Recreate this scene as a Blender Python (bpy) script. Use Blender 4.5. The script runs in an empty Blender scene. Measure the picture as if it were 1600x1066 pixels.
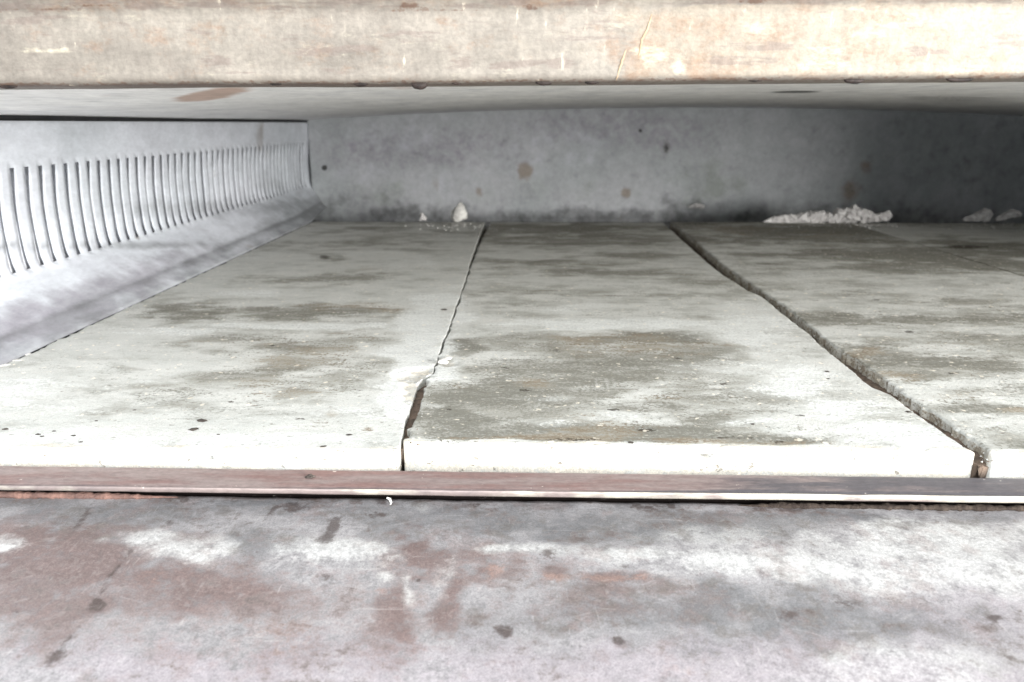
import bpy, math, random
import numpy as np
from mathutils import Vector, Matrix, Euler
S = bpy.context.scene
COL = S.collection
random.seed(7)
# ------------------------------------------------------------ camera, world, lights, exposure
H = 0.165                      # eye height above the baking stones (m)
PITCH, YAW, FPX = 16.4, 0.9, 1155.0
cd = bpy.data.cameras.new('camera'); cam = bpy.data.objects.new('camera', cd); COL.objects.link(cam)
cam.location = (0, 0, H); cam.rotation_euler = (math.radians(90 - PITCH), 0, math.radians(YAW))
cd.sensor_width = 36; cd.lens = FPX / 1600 * 36; cd.clip_start = .01; cd.clip_end = 50
cd.dof.use_dof = True; cd.dof.focus_distance = .42; cd.dof.aperture_fstop = 13
S.camera = cam
w = bpy.data.worlds.new('World'); S.world = w; w.use_nodes = True
w.node_tree.nodes['Background'].inputs[0].default_value = (.88, .95, 1, 1)
w.node_tree.nodes['Background'].inputs[1].default_value = .6
def area(name, loc, target, sx, sy, power, color):
    l = bpy.data.lights.new(name, 'AREA'); l.shape = 'RECTANGLE'; l.size = sx; l.size_y = sy
    l.energy = power; l.color = color
    o = bpy.data.objects.new(name, l); COL.objects.link(o); o.location = loc
    o.rotation_euler = (Vector(target) - Vector(loc)).to_track_quat('-Z', 'Y').to_euler()
    return o
area('window_light', (2.05, -1.25, .42), (.1, 1.0, .05), .9, .9, 92, (1, .99, .97))
area('room_light', (-.2, -.9, 1.1), (.1, .6, .0), .95, .8, 13, (.95, .975, 1))
S.view_settings.view_transform = 'Standard'; S.view_settings.look = 'None'
S.view_settings.gamma = 1; S.view_settings.exposure = 1.15

# ------------------------------------------------------------ measuring helpers
RM = Euler(cam.rotation_euler).to_matrix()
def ray(px, py):
    return RM @ Vector(((px - 800) / FPX, -(py - 533) / FPX, -1))
def hit(px, py, axis, val):                     # point of a measured photo position on a plane of the oven
    d = ray(px, py); o = (0, 0, H)
    t = (val - o[axis]) / d[axis]
    return Vector(o) + d * t
# ------------------------------------------------------------ noise
class Noise:
    def __init__(s, seed): s.t = np.random.RandomState(seed).rand(256, 256)
    def v(s, x, y):
        xi = np.floor(x).astype(int); yi = np.floor(y).astype(int); fx = x - xi; fy = y - yi
        fx = fx * fx * (3 - 2 * fx); fy = fy * fy * (3 - 2 * fy); t = s.t
        a = t[xi & 255, yi & 255]; b = t[(xi + 1) & 255, yi & 255]; c = t[xi & 255, (yi + 1) & 255]; d = t[(xi + 1) & 255, (yi + 1) & 255]
        return (a * (1 - fx) + b * fx) * (1 - fy) + (c * (1 - fx) + d * fx) * fy
    def f(s, x, y, o=5):
        r = 0; a = .5; n = 0
        for i in range(o):
            r = r + a * s.v(x * 2 ** i + 17 * i, y * 2 ** i + 31 * i); n += a; a *= .55
        return r / n
N1, N2, N3, N4 = Noise(1), Noise(2), Noise(3), Noise(4)

def blobs(A, B, lst, axis, val, ia, ib, seed, sc=40, warp=.35, asp=1):
    """mask over surface coordinates A,B from stains given as (cx,cy,rx,ry,strength[,angle])."""
    n = Noise(seed); m = np.zeros_like(A)
    wa = (n.f(A * sc / asp, B * sc) - .5); wb = (n.f(A * sc / asp + 50, B * sc + 50) - .5); wr = n.f(A * sc * 2.3 / asp + 9, B * sc * 2.3 + 9) - .5
    for b in lst:
        cx, cy, rx, ry, s = b[:5]; ang = math.radians(b[5]) if len(b) > 5 else 0
        # ellipse axes measured on the surface itself
        c = hit(cx, cy, axis, val)
        e1 = hit(cx + rx * math.cos(ang), cy - rx * math.sin(ang), axis, val) - c
        e2 = hit(cx + ry * math.sin(ang), cy + ry * math.cos(ang), axis, val) - c
        M = np.array([[e1[ia], e2[ia]], [e1[ib], e2[ib]]])
        if abs(np.linalg.det(M)) < 1e-12: continue
        I = np.linalg.inv(M)
        dx = A - c[ia]; dy = B - c[ib]
        u = I[0, 0] * dx + I[0, 1] * dy; v = I[1, 0] * dx + I[1, 1] * dy
        u = u + wa * warp * 3; v = v + wb * warp * 3
        d = np.sqrt(u * u + v * v) + wr * .5
        m = np.maximum(m, s * np.clip(1.7 - d * 1.1, 0, 1.15)) if s > 0 else m + s * np.clip(1.7 - d * 1.1, 0, 1.15)
    return m

# ------------------------------------------------------------ materials
def srgb(r, g, b):
    f = lambda c: (c / 255 / 12.92) if c / 255 <= .04045 else ((c / 255 + .055) / 1.055) ** 2.4
    return (f(r), f(g), f(b), 1)
class Mat:
    def __init__(s, name):
        s.m = bpy.data.materials.new(name); s.m.use_nodes = True; s.t = s.m.node_tree; s.N = s.t.nodes; s.L = s.t.links
        s.b = s.N['Principled BSDF']; s.geo = s.N.new('ShaderNodeNewGeometry'); s.attr = {}
    def noise(s, scale, detail=6, rough=.6, stretch=(1, 1, 1), off=0, dist=0):
        mp = s.N.new('ShaderNodeMapping'); mp.inputs['Scale'].default_value = stretch; mp.inputs['Location'].default_value = (off, off * .7, off * 1.3)
        s.L.new(s.geo.outputs['Position'], mp.inputs['Vector'])
        n = s.N.new('ShaderNodeTexNoise'); n.inputs['Scale'].default_value = scale; n.inputs['Detail'].default_value = detail
        n.inputs['Roughness'].default_value = rough; n.inputs['Distortion'].default_value = dist
        s.L.new(mp.outputs[0], n.inputs['Vector']); return n.outputs[0]
    def voro(s, scale, stretch=(1, 1, 1)):
        mp = s.N.new('ShaderNodeMapping'); mp.inputs['Scale'].default_value = stretch
        s.L.new(s.geo.outputs['Position'], mp.inputs['Vector'])
        n = s.N.new('ShaderNodeTexVoronoi'); n.inputs['Scale'].default_value = scale
        s.L.new(mp.outputs[0], n.inputs['Vector']); return n.outputs['Distance']
    def math(s, op, a, b=None, c=None, clamp=False):
        n = s.N.new('ShaderNodeMath'); n.operation = op; n.use_clamp = clamp
        for i, v in enumerate((a, b, c)):
            if v is None: continue
            if isinstance(v, (int, float)): n.inputs[i].default_value = v
            else: s.L.new(v, n.inputs[i])
        return n.outputs[0]
    def step(s, v, lo, hi):
        n = s.N.new('ShaderNodeMapRange'); n.interpolation_type = 'SMOOTHSTEP'
        n.inputs[1].default_value = lo; n.inputs[2].default_value = hi; s.L.new(v, n.inputs[0]); return n.outputs[0]
    def mask(s, k):
        a = 'mask_a' if k < 3 else 'mask_b'
        if a not in s.attr:
            n = s.N.new('ShaderNodeAttribute'); n.attribute_name = a
            sp = s.N.new('ShaderNodeSeparateXYZ'); s.L.new(n.outputs['Vector'], sp.inputs[0]); s.attr[a] = sp
        return s.attr[a].outputs[k % 3]
    def mix(s, fac, a, b):
        n = s.N.new('ShaderNodeMix'); n.data_type = 'RGBA'
        if isinstance(fac, (int, float)): n.inputs[0].default_value = fac
        else: s.L.new(fac, n.inputs[0])
        for i, v in ((6, a), (7, b)):
            if isinstance(v, tuple): n.inputs[i].default_value = v
            else: s.L.new(v, n.inputs[i])
        return n.outputs[2]
    def layer(s, col, k, c, noise, amp=1.0, lo=.4, hi=.7, strength=1.0):
        """cover `col` with colour c where mask k plus noise is high"""
        v = s.math('MULTIPLY_ADD', s.math('SUBTRACT', noise, .5), amp * 1.8, s.mask(k))
        f = s.step(v, lo, hi)
        if strength != 1: f = s.math('MULTIPLY', f, strength)
        return s.mix(f, col, c)
    def gain(s, col, noise, lo, hi):
        """multiply by a noise-driven factor lo..hi"""
        n = s.N.new('ShaderNodeMapRange'); n.inputs[1].default_value = .36; n.inputs[2].default_value = .64
        n.inputs[3].default_value = lo; n.inputs[4].default_value = hi; s.L.new(noise, n.inputs[0])
        v = s.N.new('ShaderNodeVectorMath'); v.operation = 'SCALE'; s.L.new(col, v.inputs[0]); s.L.new(n.outputs[0], v.inputs['Scale'])
        return v.outputs[0]
    def done(s, col, rough=.8, metal=0, bump=None, bstr=.3, bdist=.001, spec=.3):
        if isinstance(col, tuple): s.b.inputs['Base Color'].default_value = col
        else: s.L.new(col, s.b.inputs['Base Color'])
        if isinstance(rough, (int, float)): s.b.inputs['Roughness'].default_value = rough
        else: s.L.new(rough, s.b.inputs['Roughness'])
        s.b.inputs['Metallic'].default_value = metal; s.b.inputs['Specular IOR Level'].default_value = spec
        if bump is not None:
            n = s.N.new('ShaderNodeBump'); n.inputs['Strength'].default_value = bstr; n.inputs['Distance'].default_value = bdist
            s.L.new(bump, n.inputs['Height']); s.L.new(n.outputs[0], s.b.inputs['Normal'])
        return s.m

# stone: 0 grey soot and painted shade, 1 brown scorch, 2 bare white, 3 dark char
m = Mat('baking_stone'); nf = m.noise(420, 5, .7); ns = m.noise(38, 7, .7, (.55, 1, 1)); nl = m.noise(9, 5, .6, (.5, 1, 1), 3); ng = m.noise(1400, 3, .7)
nst = m.noise(120, 7, .75, (.33, 1, 1), 5)
mixn = m.math('ADD', m.math('MULTIPLY', ns, .3), m.math('ADD', m.math('MULTIPLY', nst, .35), m.math('MULTIPLY', nf, .35)))
fine = m.math('ADD', m.math('MULTIPLY', nst, .4), m.math('ADD', m.math('MULTIPLY', nf, .45), m.math('MULTIPLY', ng, .15)))
c = m.mix(m.step(mixn, .40, .62), srgb(218, 217, 211), srgb(184, 186, 181))
c = m.layer(c, 0, srgb(164, 162, 153), ns, 2.2, .1, 1.1, .9)
c = m.layer(c, 0, srgb(110, 108, 98), fine, 5.8, .5, 1.4, .8)
c = m.layer(c, 1, srgb(172, 160, 140), mixn, 3.0, .3, 1.1, .6)
c = m.layer(c, 1, srgb(104, 88, 70), fine, 6.0, .6, 1.4, .6)
c = m.layer(c, 2, srgb(222, 223, 219), mixn, 2.6, .25, 1.0, .9)
c = m.layer(c, 4, srgb(208, 201, 188), mixn, 2.6, .3, .85, .93)
c = m.layer(c, 3, srgb(66, 60, 52), nf, 1.6, .45, .9, .85)
c = m.gain(c, nf, .82, 1.12); c = m.gain(c, ng, .84, 1.12); c = m.gain(c, nst, .88, 1.08)
pit = m.step(m.noise(240, 4, .6, (.7, 1.4, 1), 7), .64, .70); c = m.mix(m.math('MULTIPLY', pit, .5), c, srgb(110, 92, 74))
pit2 = m.step(m.noise(170, 3, .5, (1, 1, 1), 27), .64, .71); c = m.mix(m.math('MULTIPLY', pit2, .6), c, srgb(250, 240, 222))
STONE = m.done(c, .88, 0, m.math('ADD', m.math('MULTIPLY', nf, .6), m.math('SUBTRACT', ns, m.math('MULTIPLY', pit, .6))), .75, .0013, .2)

# lintel: 0 tan rust, 1 grey worn patch, 2 white flecks and painted highlights, 3 dark
m = Mat('lintel_steel'); ns = m.noise(60, 7, .7, (.6, 1, 1)); npt = m.noise(330, 5, .65, (.14, 1, 1), 6); nb = m.noise(900, 3, .6, (.03, 1, 1), 3); nf = m.noise(500, 5, .7, (.8, 1, 1)); nl = m.noise(18, 6, .65, (.7, 1, 1), 2)
nv = m.noise(260, 4, .6, (1, 1, .25), 4)
c = m.mix(m.step(nl, .35, .65), srgb(136, 129, 119), srgb(114, 107, 99))
c = m.gain(c, ns, .9, 1.1)
c = m.layer(c, 4, srgb(138, 129, 116), m.noise(45, 7, .7, (.8, 1, 1), 11), 1.5, .35, .8)
c = m.layer(c, 0, srgb(126, 100, 80), m.noise(90, 8, .8, (.6, 1, 1), 13), 3.0, .15, 1.5, .7)
c = m.layer(c, 1, srgb(112, 100, 93), npt, 2.6, .42, .85, .6)
c = m.layer(c, 2, srgb(186, 178, 158), m.noise(120, 7, .75, (.3, 1, 1), 17), 2.2, .35, 1.1, .75)
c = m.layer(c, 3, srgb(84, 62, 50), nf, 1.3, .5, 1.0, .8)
c = m.gain(c, nf, .86, 1.12); c = m.gain(c, nv, .92, 1.07); c = m.gain(c, nb, .98, 1.02)
fl = m.step(nv, .66, .74); c = m.mix(m.math('MULTIPLY', fl, .6), c, srgb(205, 196, 176))
LINTEL = m.done(c, .55, .12, m.math('ADD', m.math('MULTIPLY', nf, .5), ns), .45, .001, .4)

# oven lining: 0 rust brown, 1 dark grey soot and painted shade, 2 pale bloom, 3 dark spot and ceiling shadow, 4 violet tint, 5 green tint
def lining(name, ca, cb, rough=.5, metal=.35, st=(1, 1, 1), rust=srgb(128, 112, 94), am=1.1):
    m = Mat(name); ns = m.noise(26, 6, .62, st); nf = m.noise(300, 5, .7, st); nl = m.noise(7, 4, .6, st, 2)
    c = m.mix(m.step(nl, .35, .65), ca, cb)
    c = m.layer(c, 4, srgb(134, 128, 137), m.noise(60, 8, .6, st, 18), am, .05, 1.2, .75)
    c = m.layer(c, 5, srgb(128, 134, 126), ns, 1.1, .3, 1.0, .7)
    c = m.layer(c, 2, srgb(190, 191, 198), m.noise(40, 5, .55, st, 5), 1.4, .2, 1.3, .5)
    c = m.layer(c, 1, srgb(84, 85, 84), m.noise(40, 6, .58, st, 8), am, .05, 1.2, .85)
    c = m.layer(c, 0, rust, ns, 1.4, .3, 1.3, .7)
    c = m.layer(c, 3, srgb(44, 42, 40), nf, .6, .4, .9, .9)
    c = m.gain(c, ns, .92, 1.07); c = m.gain(c, m.noise(80, 5, .65, st, 12), .93, 1.06); c = m.gain(c, nf, .94, 1.05)
    return m.done(c, rough, metal, m.math('ADD', m.math('MULTIPLY', nf, .3), ns), .25, .0012, .4)
BACK = lining('back_wall_steel', srgb(172, 173, 175), srgb(160, 163, 164), .55, .1)
SIDE = lining('side_wall_steel', srgb(214, 216, 222), srgb(202, 206, 211), .5, .1, (1, .5, 1), am=.6)
LEDGE = lining('rear_ledge_steel', srgb(140, 140, 138), srgb(122, 122, 120), .8, 0)
CEIL = lining('ceiling_steel', srgb(240, 238, 235), srgb(234, 232, 230), .6, 0, (1, .5, 1), srgb(158, 108, 72))

# door: 0 red-brown burn, 1 grey, 2 white patches and painted highlight, 3 dark mark, 4 pale lilac
m = Mat('door_steel'); ns = m.noise(34, 8, .7, (.6, 1, 1)); nf = m.noise(520, 5, .75); nm = m.noise(120, 7, .72, (1, 1, 1), 4); nl = m.noise(10, 5, .6, (.5, 1, 1), 9)
nA = m.math('ADD', m.math('MULTIPLY', ns, .4), m.math('ADD', m.math('MULTIPLY', nm, .4), m.math('MULTIPLY', nf, .2)))
c = m.mix(m.step(nA, .40, .60), srgb(154, 151, 152), srgb(180, 177, 178))
c = m.layer(c, 4, srgb(172, 165, 169), nA, 2.8, .1, 1.1)
c = m.layer(c, 1, srgb(108, 109, 111), nA, 3.8, .1, 1.2, .9)
c = m.layer(c, 0, srgb(118, 99, 95), nA, 3.4, .0, 1.1, .9)
c = m.layer(c, 2, srgb(204, 203, 201), nA, 2.8, .0, 1.3, .95)
c = m.layer(c, 5, srgb(170, 140, 128), nA, 2.6, .35, 1.2, .6)
mot = m.step(m.noise(75, 8, .75, (1, 1, 1), 33), .50, .60)
c = m.mix(m.math('MULTIPLY', m.math('MULTIPLY', mot, m.step(m.mask(1), .15, .6)), .45), c, srgb(112, 106, 100))
mot2 = m.step(m.noise(55, 8, .72, (1, 1, 1), 43), .52, .62)
c = m.mix(m.math('MULTIPLY', mot2, .3), c, srgb(140, 120, 116))
c = m.layer(c, 3, srgb(80, 70, 67), nA, 4.5, .25, 1.0, .8)
c = m.gain(c, nf, .82, 1.12); c = m.gain(c, nm, .88, 1.1); c = m.gain(c, m.noise(1500, 2, .6), .82, 1.15)
for q_, st_ in enumerate(((.1, 1, 1), (1, .12, 1))):
    for rot in (.3, -.5):
        mp_ = m.N.new('ShaderNodeMapping'); mp_.inputs['Rotation'].default_value = (0, 0, rot + q_ * .4); m.L.new(m.geo.outputs['Position'], mp_.inputs['Vector'])
        m2 = m.N.new('ShaderNodeMapping'); m2.inputs['Scale'].default_value = st_; m.L.new(mp_.outputs[0], m2.inputs['Vector'])
        nn = m.N.new('ShaderNodeTexNoise'); nn.inputs['Scale'].default_value = 130; nn.inputs['Detail'].default_value = 1.5; m.L.new(m2.outputs[0], nn.inputs['Vector'])
        ln = m.math('SUBTRACT', 1, m.step(m.math('ABSOLUTE', m.math('SUBTRACT', nn.outputs[0], .5)), .004, .016))
        gate = m.step(m.noise(110, 2, .5, (1, 1, 1), 60 + q_ * 9 + rot * 20), .56, .64)
        c = m.mix(m.math('MULTIPLY', m.math('MULTIPLY', ln, gate), .12), c, srgb(216, 212, 210))
sc1 = m.step(m.noise(300, 2, .5, (.12, 1.6, 1), 21), .70, .76); c = m.mix(m.math('MULTIPLY', sc1, .15), c, srgb(230, 228, 226))
sc2 = m.step(m.noise(260, 2, .5, (1.4, .2, 1), 41), .71, .77); c = m.mix(m.math('MULTIPLY', sc2, .15), c, srgb(232, 226, 222))
dk = m.step(m.noise(150, 3, .5, (1, 1, 1), 51), .72, .79); c = m.mix(m.math('MULTIPLY', dk, .5), c, srgb(92, 82, 80))
DOOR = m.done(c, m.math('MULTIPLY_ADD', nm, .35, .3), .2, m.math('ADD', m.math('MULTIPLY', nf, .5), nm), .35, .0009, .4)

# rail: 0 rust red, 1 dark grey, 2 bright edge, 3 black
m = Mat('rail_steel'); ns = m.noise(90, 6, .7, (.12, 1, 1)); nf = m.noise(600, 5, .7, (.4, 1, 1))
c = m.mix(m.step(ns, .35, .65), srgb(146, 132, 128), srgb(122, 112, 111))
c = m.layer(c, 0, srgb(134, 104, 98), ns, 2.0, .2, 1.0, .75)
c = m.layer(c, 1, srgb(88, 86, 90), ns, 1.2, .3, .8, .9)
c = m.layer(c, 2, srgb(192, 186, 172), ns, 1.6, .3, .9)
c = m.layer(c, 3, srgb(46, 38, 36), nf, 1.2, .45, .8, .9)
c = m.gain(c, nf, .86, 1.12)
fl = m.step(m.noise(520, 2, .5, (.5, 1, 1), 8), .72, .78); c = m.mix(m.math('MULTIPLY', fl, .6), c, srgb(235, 225, 215))
RAIL = m.done(c, .45, .3, nf, .25, .0005, .45)

def plain(name, ca, cb, sc, rough=.9, bstr=.5, bd=.001, metal=0):
    m = Mat(name); n = m.noise(sc, 6, .7); n2 = m.noise(sc * 4, 4, .7)
    c = m.gain(m.mix(m.step(n, .38, .62), ca, cb), n2, .8, 1.2)
    return m.done(c, rough, metal, m.math('ADD', n, m.math('MULTIPLY', n2, .4)), bstr, bd, .2)
DIRT = plain('gap_dirt', srgb(118, 102, 90), srgb(86, 76, 68), 160, .95, .8, .002)
RUSTSEAL = plain('rust_seal', srgb(134, 104, 94), srgb(104, 82, 76), 150, .9, .8, .002)
DARK = plain('sooty_steel', srgb(60, 54, 50), srgb(44, 40, 38), 60, .9, .3, .001)
LINER = plain('liner_steel', srgb(232, 233, 236), srgb(222, 224, 228), 30, .6, .1, .001, .1)
CASE = plain('casing_steel', srgb(96, 96, 96), srgb(84, 84, 84), 30, .6, .1, .001, .3)
MORTAR = plain('mortar', srgb(236, 234, 228), srgb(205, 202, 196), 130, .95, .9, .003)
MORTARG = plain('grey_mortar', srgb(214, 211, 208), srgb(184, 180, 178), 130, .95, .5, .001)
CRUST = plain('crust', srgb(84, 74, 66), srgb(54, 46, 42), 200, .95, .9, .002)
VOID = plain('gap_shade_steel', srgb(34, 27, 26), srgb(22, 18, 17), 200, .8, .4, .001)
CHAR = plain('char', srgb(92, 84, 78), srgb(66, 60, 56), 500, .9, .5, .001)
TAR = plain('burnt_drip', srgb(60, 50, 46), srgb(30, 26, 24), 300, .5, .5, .001)

# ------------------------------------------------------------ mesh helpers
def grid(name, P, mat, parent=None, masks=None, smooth=True, holes=None, thick=0, flip=False, origin=None):
    """P (n,m,3) grid of points to ONE mesh object; masks list of up to 6 arrays (n,m)."""
    n, mm = P.shape[:2]
    o = Vector(origin) if origin is not None else Vector((0, 0, 0))
    V = (P.reshape(-1, 3) - np.array(o)).astype(np.float32)
    i = np.arange(n * mm).reshape(n, mm)
    F = np.stack([i[:-1, :-1], i[1:, :-1], i[1:, 1:], i[:-1, 1:]], -1)
    if flip: F = F[..., ::-1]
    if holes is not None: F = F[~holes]
    F = F.reshape(-1, 4)
    me = bpy.data.meshes.new(name)
    me.vertices.add(len(V)); me.vertices.foreach_set('co', V.ravel())
    me.loops.add(F.size); me.loops.foreach_set('vertex_index', F.ravel().astype(np.int32))
    me.polygons.add(len(F)); me.polygons.foreach_set('loop_start', (np.arange(len(F)) * 4).astype(np.int32))
    me.update(calc_edges=True); me.validate()
    if smooth: me.polygons.foreach_set('use_smooth', np.ones(len(me.polygons), bool))
    if masks is not None:
        ms = [k if k is not None else np.zeros((n, mm)) for k in masks] + [np.zeros((n, mm))] * 6
        for nm, q in (('mask_a', ms[:3]), ('mask_b', ms[3:6])):
            at = me.attributes.new(nm, 'FLOAT_VECTOR', 'POINT')
            at.data.foreach_set('vector', np.stack([k.ravel() for k in q], -1).astype(np.float32).ravel())
    me.materials.append(mat)
    ob = bpy.data.objects.new(name, me); COL.objects.link(ob); ob.location = o
    if parent: ob.parent = parent
    if thick:
        md = ob.modifiers.new('thickness', 'SOLIDIFY'); md.thickness = thick; md.offset = -1
    return ob
def box(name, lo, hi, mat, parent=None, bev=.001):
    import bmesh
    bm = bmesh.new(); bmesh.ops.create_cube(bm, size=1)
    lo = Vector(lo); hi = Vector(hi); c = (lo + hi) / 2; d = hi - lo
    for v in bm.verts: v.co = Vector((v.co.x * d.x, v.co.y * d.y, v.co.z * d.z))
    if bev: bmesh.ops.bevel(bm, geom=bm.edges[:], offset=bev, segments=2, affect='EDGES')
    me = bpy.data.meshes.new(name); bm.to_mesh(me); bm.free(); me.materials.append(mat)
    ob = bpy.data.objects.new(name, me); COL.objects.link(ob); ob.location = c
    if parent: ob.parent = parent
    return ob
def tag(o, label=None, cat=None, group=None, kind=None):
    if label: o['label'] = label
    if cat: o['category'] = cat
    if group: o['group'] = group
    if kind: o['kind'] = kind
    return o

# ------------------------------------------------------------ the oven
YF, YB = 2.0 * H, 9.2 * H              # mouth and back wall
XL, XR = -2.60 * H, 6.60 * H           # side linings
oven = bpy.data.objects.new('deck_oven', None); COL.objects.link(oven)
tag(oven, 'old steel deck oven with slotted side wall, cream stained lintel and scorched open door', 'oven')

# back wall
xs = np.linspace(XL - .0, XR + .0, 420); zs = np.linspace(-.035, 1.26 * H, 90)
X, Z = np.meshgrid(xs, zs, indexing='ij')
Y = YB + .004 * (N1.f(X * 4, Z * 6) - .5)
wallM = lambda l, sd, sc=30, wp=.3: blobs(X, Z, l, 1, YB, 0, 2, sd, sc, wp)
mk0 = wallM([(819, 268, 11, 13, 1.3), (978, 301, 7, 8, 1.2), (749, 300, 6, 7, .9), (680, 286, 8, 10, .6), (1325, 295, 14, 25, .8), (1350, 262, 10, 10, .7), (1040, 225, 6, 14, .4)], 11)
mk1 = wallM([(540, 318, 50, 20, .45), (640, 334, 120, 16, .6), (900, 336, 220, 12, .6), (720, 340, 300, 12, .5), (1080, 330, 60, 25, .5), (1300, 340, 200, 24, .6), (1500, 260, 170, 80, .15), (1040, 232, 8, 14, .5)], 12)  # bottom band darker; faint right patch paints in the jamb shadow
mk2 = wallM([(620, 215, 90, 24, .5), (700, 280, 90, 30, .4), (860, 240, 120, 40, .45), (920, 215, 60, 25, .5), (600, 275, 60, 20, .4)], 13)
mk3 = wallM([(507, 262, 4, 4, 1.2), (1041, 232, 4, 9, .7), (1000, 204, 3, 3, .9), (1185, 200, 12, 8, .35), (1325, 300, 9, 18, .45)], 14)
mk4 = wallM([(650, 235, 160, 30, .5), (950, 200, 150, 30, .5), (1050, 215, 60, 25, .5)], 15)
mk5 = wallM([(1110, 290, 50, 40, .7), (600, 300, 60, 25, .5), (850, 300, 180, 25, .4)], 16)
ob = grid('back_wall', np.stack([X, Y, Z], -1), BACK, oven, [mk0, mk1, mk2, mk3, mk4, mk5], flip=True, thick=.003)

# ceiling: a shallow sagging arch sheet
def ceil_z(x): return H * (1.04 + .14 * (1 - ((x / H - 2.0) / 4.6) ** 2))
xs = np.linspace(XL - .004, XR + .004, 260); ys = np.linspace(YF + .022, YB + .002, 240)
X, Y = np.meshgrid(xs, ys, indexing='ij'); Z = ceil_z(X) + .0015 * (N2.f(X * 5, Y * 5) - .5)
zc = 1.15 * H
c1 = blobs(X, Y, [(325, 153, 50, 4, 1.4, 3), (170, 149, 16, 2, .6), (640, 152, 30, 3, .5)], 2, 1.10 * H, 0, 1, 21, 8, .1)
c2 = blobs(X, Y, [(1245, 141, 38, 2, .9), (1480, 150, 110, 5, .5)], 2, 1.19 * H, 0, 1, 22, 8, .1)  # dark spot, then the soft ceiling shadow at right painted in
c3 = N3.f(X * 4, Y * 2) * .5 + .1
grid('ceiling_panel', np.stack([X, Y, Z], -1), CEIL, oven, [c1, None, c3, c2, None, None], thick=-.002)

# left side wall: bent sheet with real slots, then a sloping ledge down to the stones
PITCHY = .0189; SW = .0068
zt, zk, zb = .784 * H, .60 * H, .262 * H
prof = [(-2.595, 1.013), (-2.60, .90), (-2.60, .784), (-2.622, .60), (-2.624, .45), (-2.622, .262), (-2.60, .235), (-2.36, .062), (-2.335, .048), (-2.245, -.004)]
y0 = YF + .02
yl = []; kind = []
k = 0; first = 3.78 * H - 14 * PITCHY
ylist = [y0]
slots = []
i = 0
while first + i * PITCHY < YB - .035:
    a = first + i * PITCHY
    if a > y0 + .005: slots.append((a, a + SW))
    i += 1
for a, b in slots: ylist += [a, b]
ylist.append(YB + .001)
# profile points refined
def refine(p, n):
    out = []
    for (a, b), q in zip(zip(p[:-1], p[1:]), n):
        for j in range(q): out.append((a[0] + (b[0] - a[0]) * j / q, a[1] + (b[1] - a[1]) * j / q))
    out.append(p[-1]); return out
segs = [4, 3, 4, 3, 4, 1, 8, 1, 4]
pr = np.array(refine(prof, segs)) * H
px0 = pr[:, 0].copy()
for _ in range(3): px0[1:-1] = (px0[:-2] + px0[1:-1] * 2 + px0[2:]) / 4
pr[:, 0] = px0
rt = segs[0] + segs[1]; rb = rt + segs[2] + segs[3] + segs[4]
ya = [ylist[0]]; solid = []
for q in range(1, len(ylist)):
    n = 3 if q % 2 == 1 else 1
    for j in range(1, n + 1): ya.append(ylist[q - 1] + (ylist[q] - ylist[q - 1]) * j / n); solid.append(q % 2 == 1)
ya = np.array(ya); solid = np.array(solid)
P = np.zeros((len(ya), len(pr), 3))
P[..., 0] = pr[None, :, 0]; P[..., 1] = ya[:, None]; P[..., 2] = pr[None, :, 1]
# fins slightly bent at random, one pushed aside
rs = np.random.RandomState(5)
for f in range(len(slots) - 1):
    j0 = 3 + 4 * f + 1                       # first vertex index after slot f
    d = rs.randn() * .0006; e = rs.randn() * .0005
    if abs(slots[f][0] - 6.1 * H) < PITCHY / 2: d = .0035
    for r in range(rt + 1, rb):
        w_ = math.sin(math.pi * (r - rt) / (rb - rt))
        P[j0:j0 + 4, r, 1] += d * w_; P[j0:j0 + 4, r, 0] += e * w_ + (np.arange(P[j0:j0 + 4, r, 0].shape[0]) - 1.5) / 1.5 * .0011 * w_
tp = np.clip((P[..., 1] - 7.8 * H) / (1.4 * H), 0, 1); P[..., 0] -= .2 * H * tp * np.clip((P[..., 0] + 2.60 * H) / (.36 * H), 0, 1)
P[..., 0] += .0012 * (N2.f(P[..., 1] * 9, P[..., 2] * 14) - .5)
holes = np.zeros((len(ya) - 1, len(pr) - 1), bool)
holes[~solid, rt:rb] = True
A, B = P[..., 1], P[..., 2]
sideM = lambda l, sd, sc=25, wp=.25: blobs(A, B, l, 0, XL, 1, 2, sd, sc, wp)
s0 = sideM([(405, 210, 7, 30, .9), (418, 235, 5, 16, .6), (80, 380, 7, 4, 1.2), (151, 383, 5, 4, 1.3), (195, 372, 6, 3, 1.1), (215, 369, 4, 4, 1), (330, 385, 4, 4, .5), (405, 200, 10, 14, .5)], 31)
s1 = sideM([(200, 385, 240, 6, .5), (380, 325, 120, 14, .5), (450, 330, 50, 24, .6), (440, 290, 50, 20, .3)], 32)
foot_shade = np.zeros_like(A); foot_shade[:, rb + 5:] = np.linspace(.2, .8, foot_shade.shape[1] - rb - 5)[None, :]; foot_shade *= .85 + .4 * (N3.f(A * 12, B * 30) - .5)  # ledge darkened towards foot and back, weaker light painted into the colour
foot_shade += (np.arange(A.shape[1]) > rb)[None, :] * np.clip((A - 5.5 * H) / (3 * H), 0, 1) * .45
foot_shade[:, -6] += .35; foot_shade[:, -5] += .15  # crease shade painted as a dark line along the fold
s1 = np.maximum(s1, foot_shade)
s2 = sideM([(60, 410, 120, 30, .8), (20, 330, 100, 60, .6), (250, 370, 120, 15, .4), (150, 430, 90, 14, .5)], 33)
s4 = blobs(A, B, [(120, 470, 190, 22, .75, 24), (20, 505, 100, 22, .85, 26), (250, 420, 100, 12, .6, 24)], 0, -2.45 * H, 1, 2, 34, 60, .5)
s3 = sideM([(0, 545, 10, 4, .2)], 35)
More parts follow.
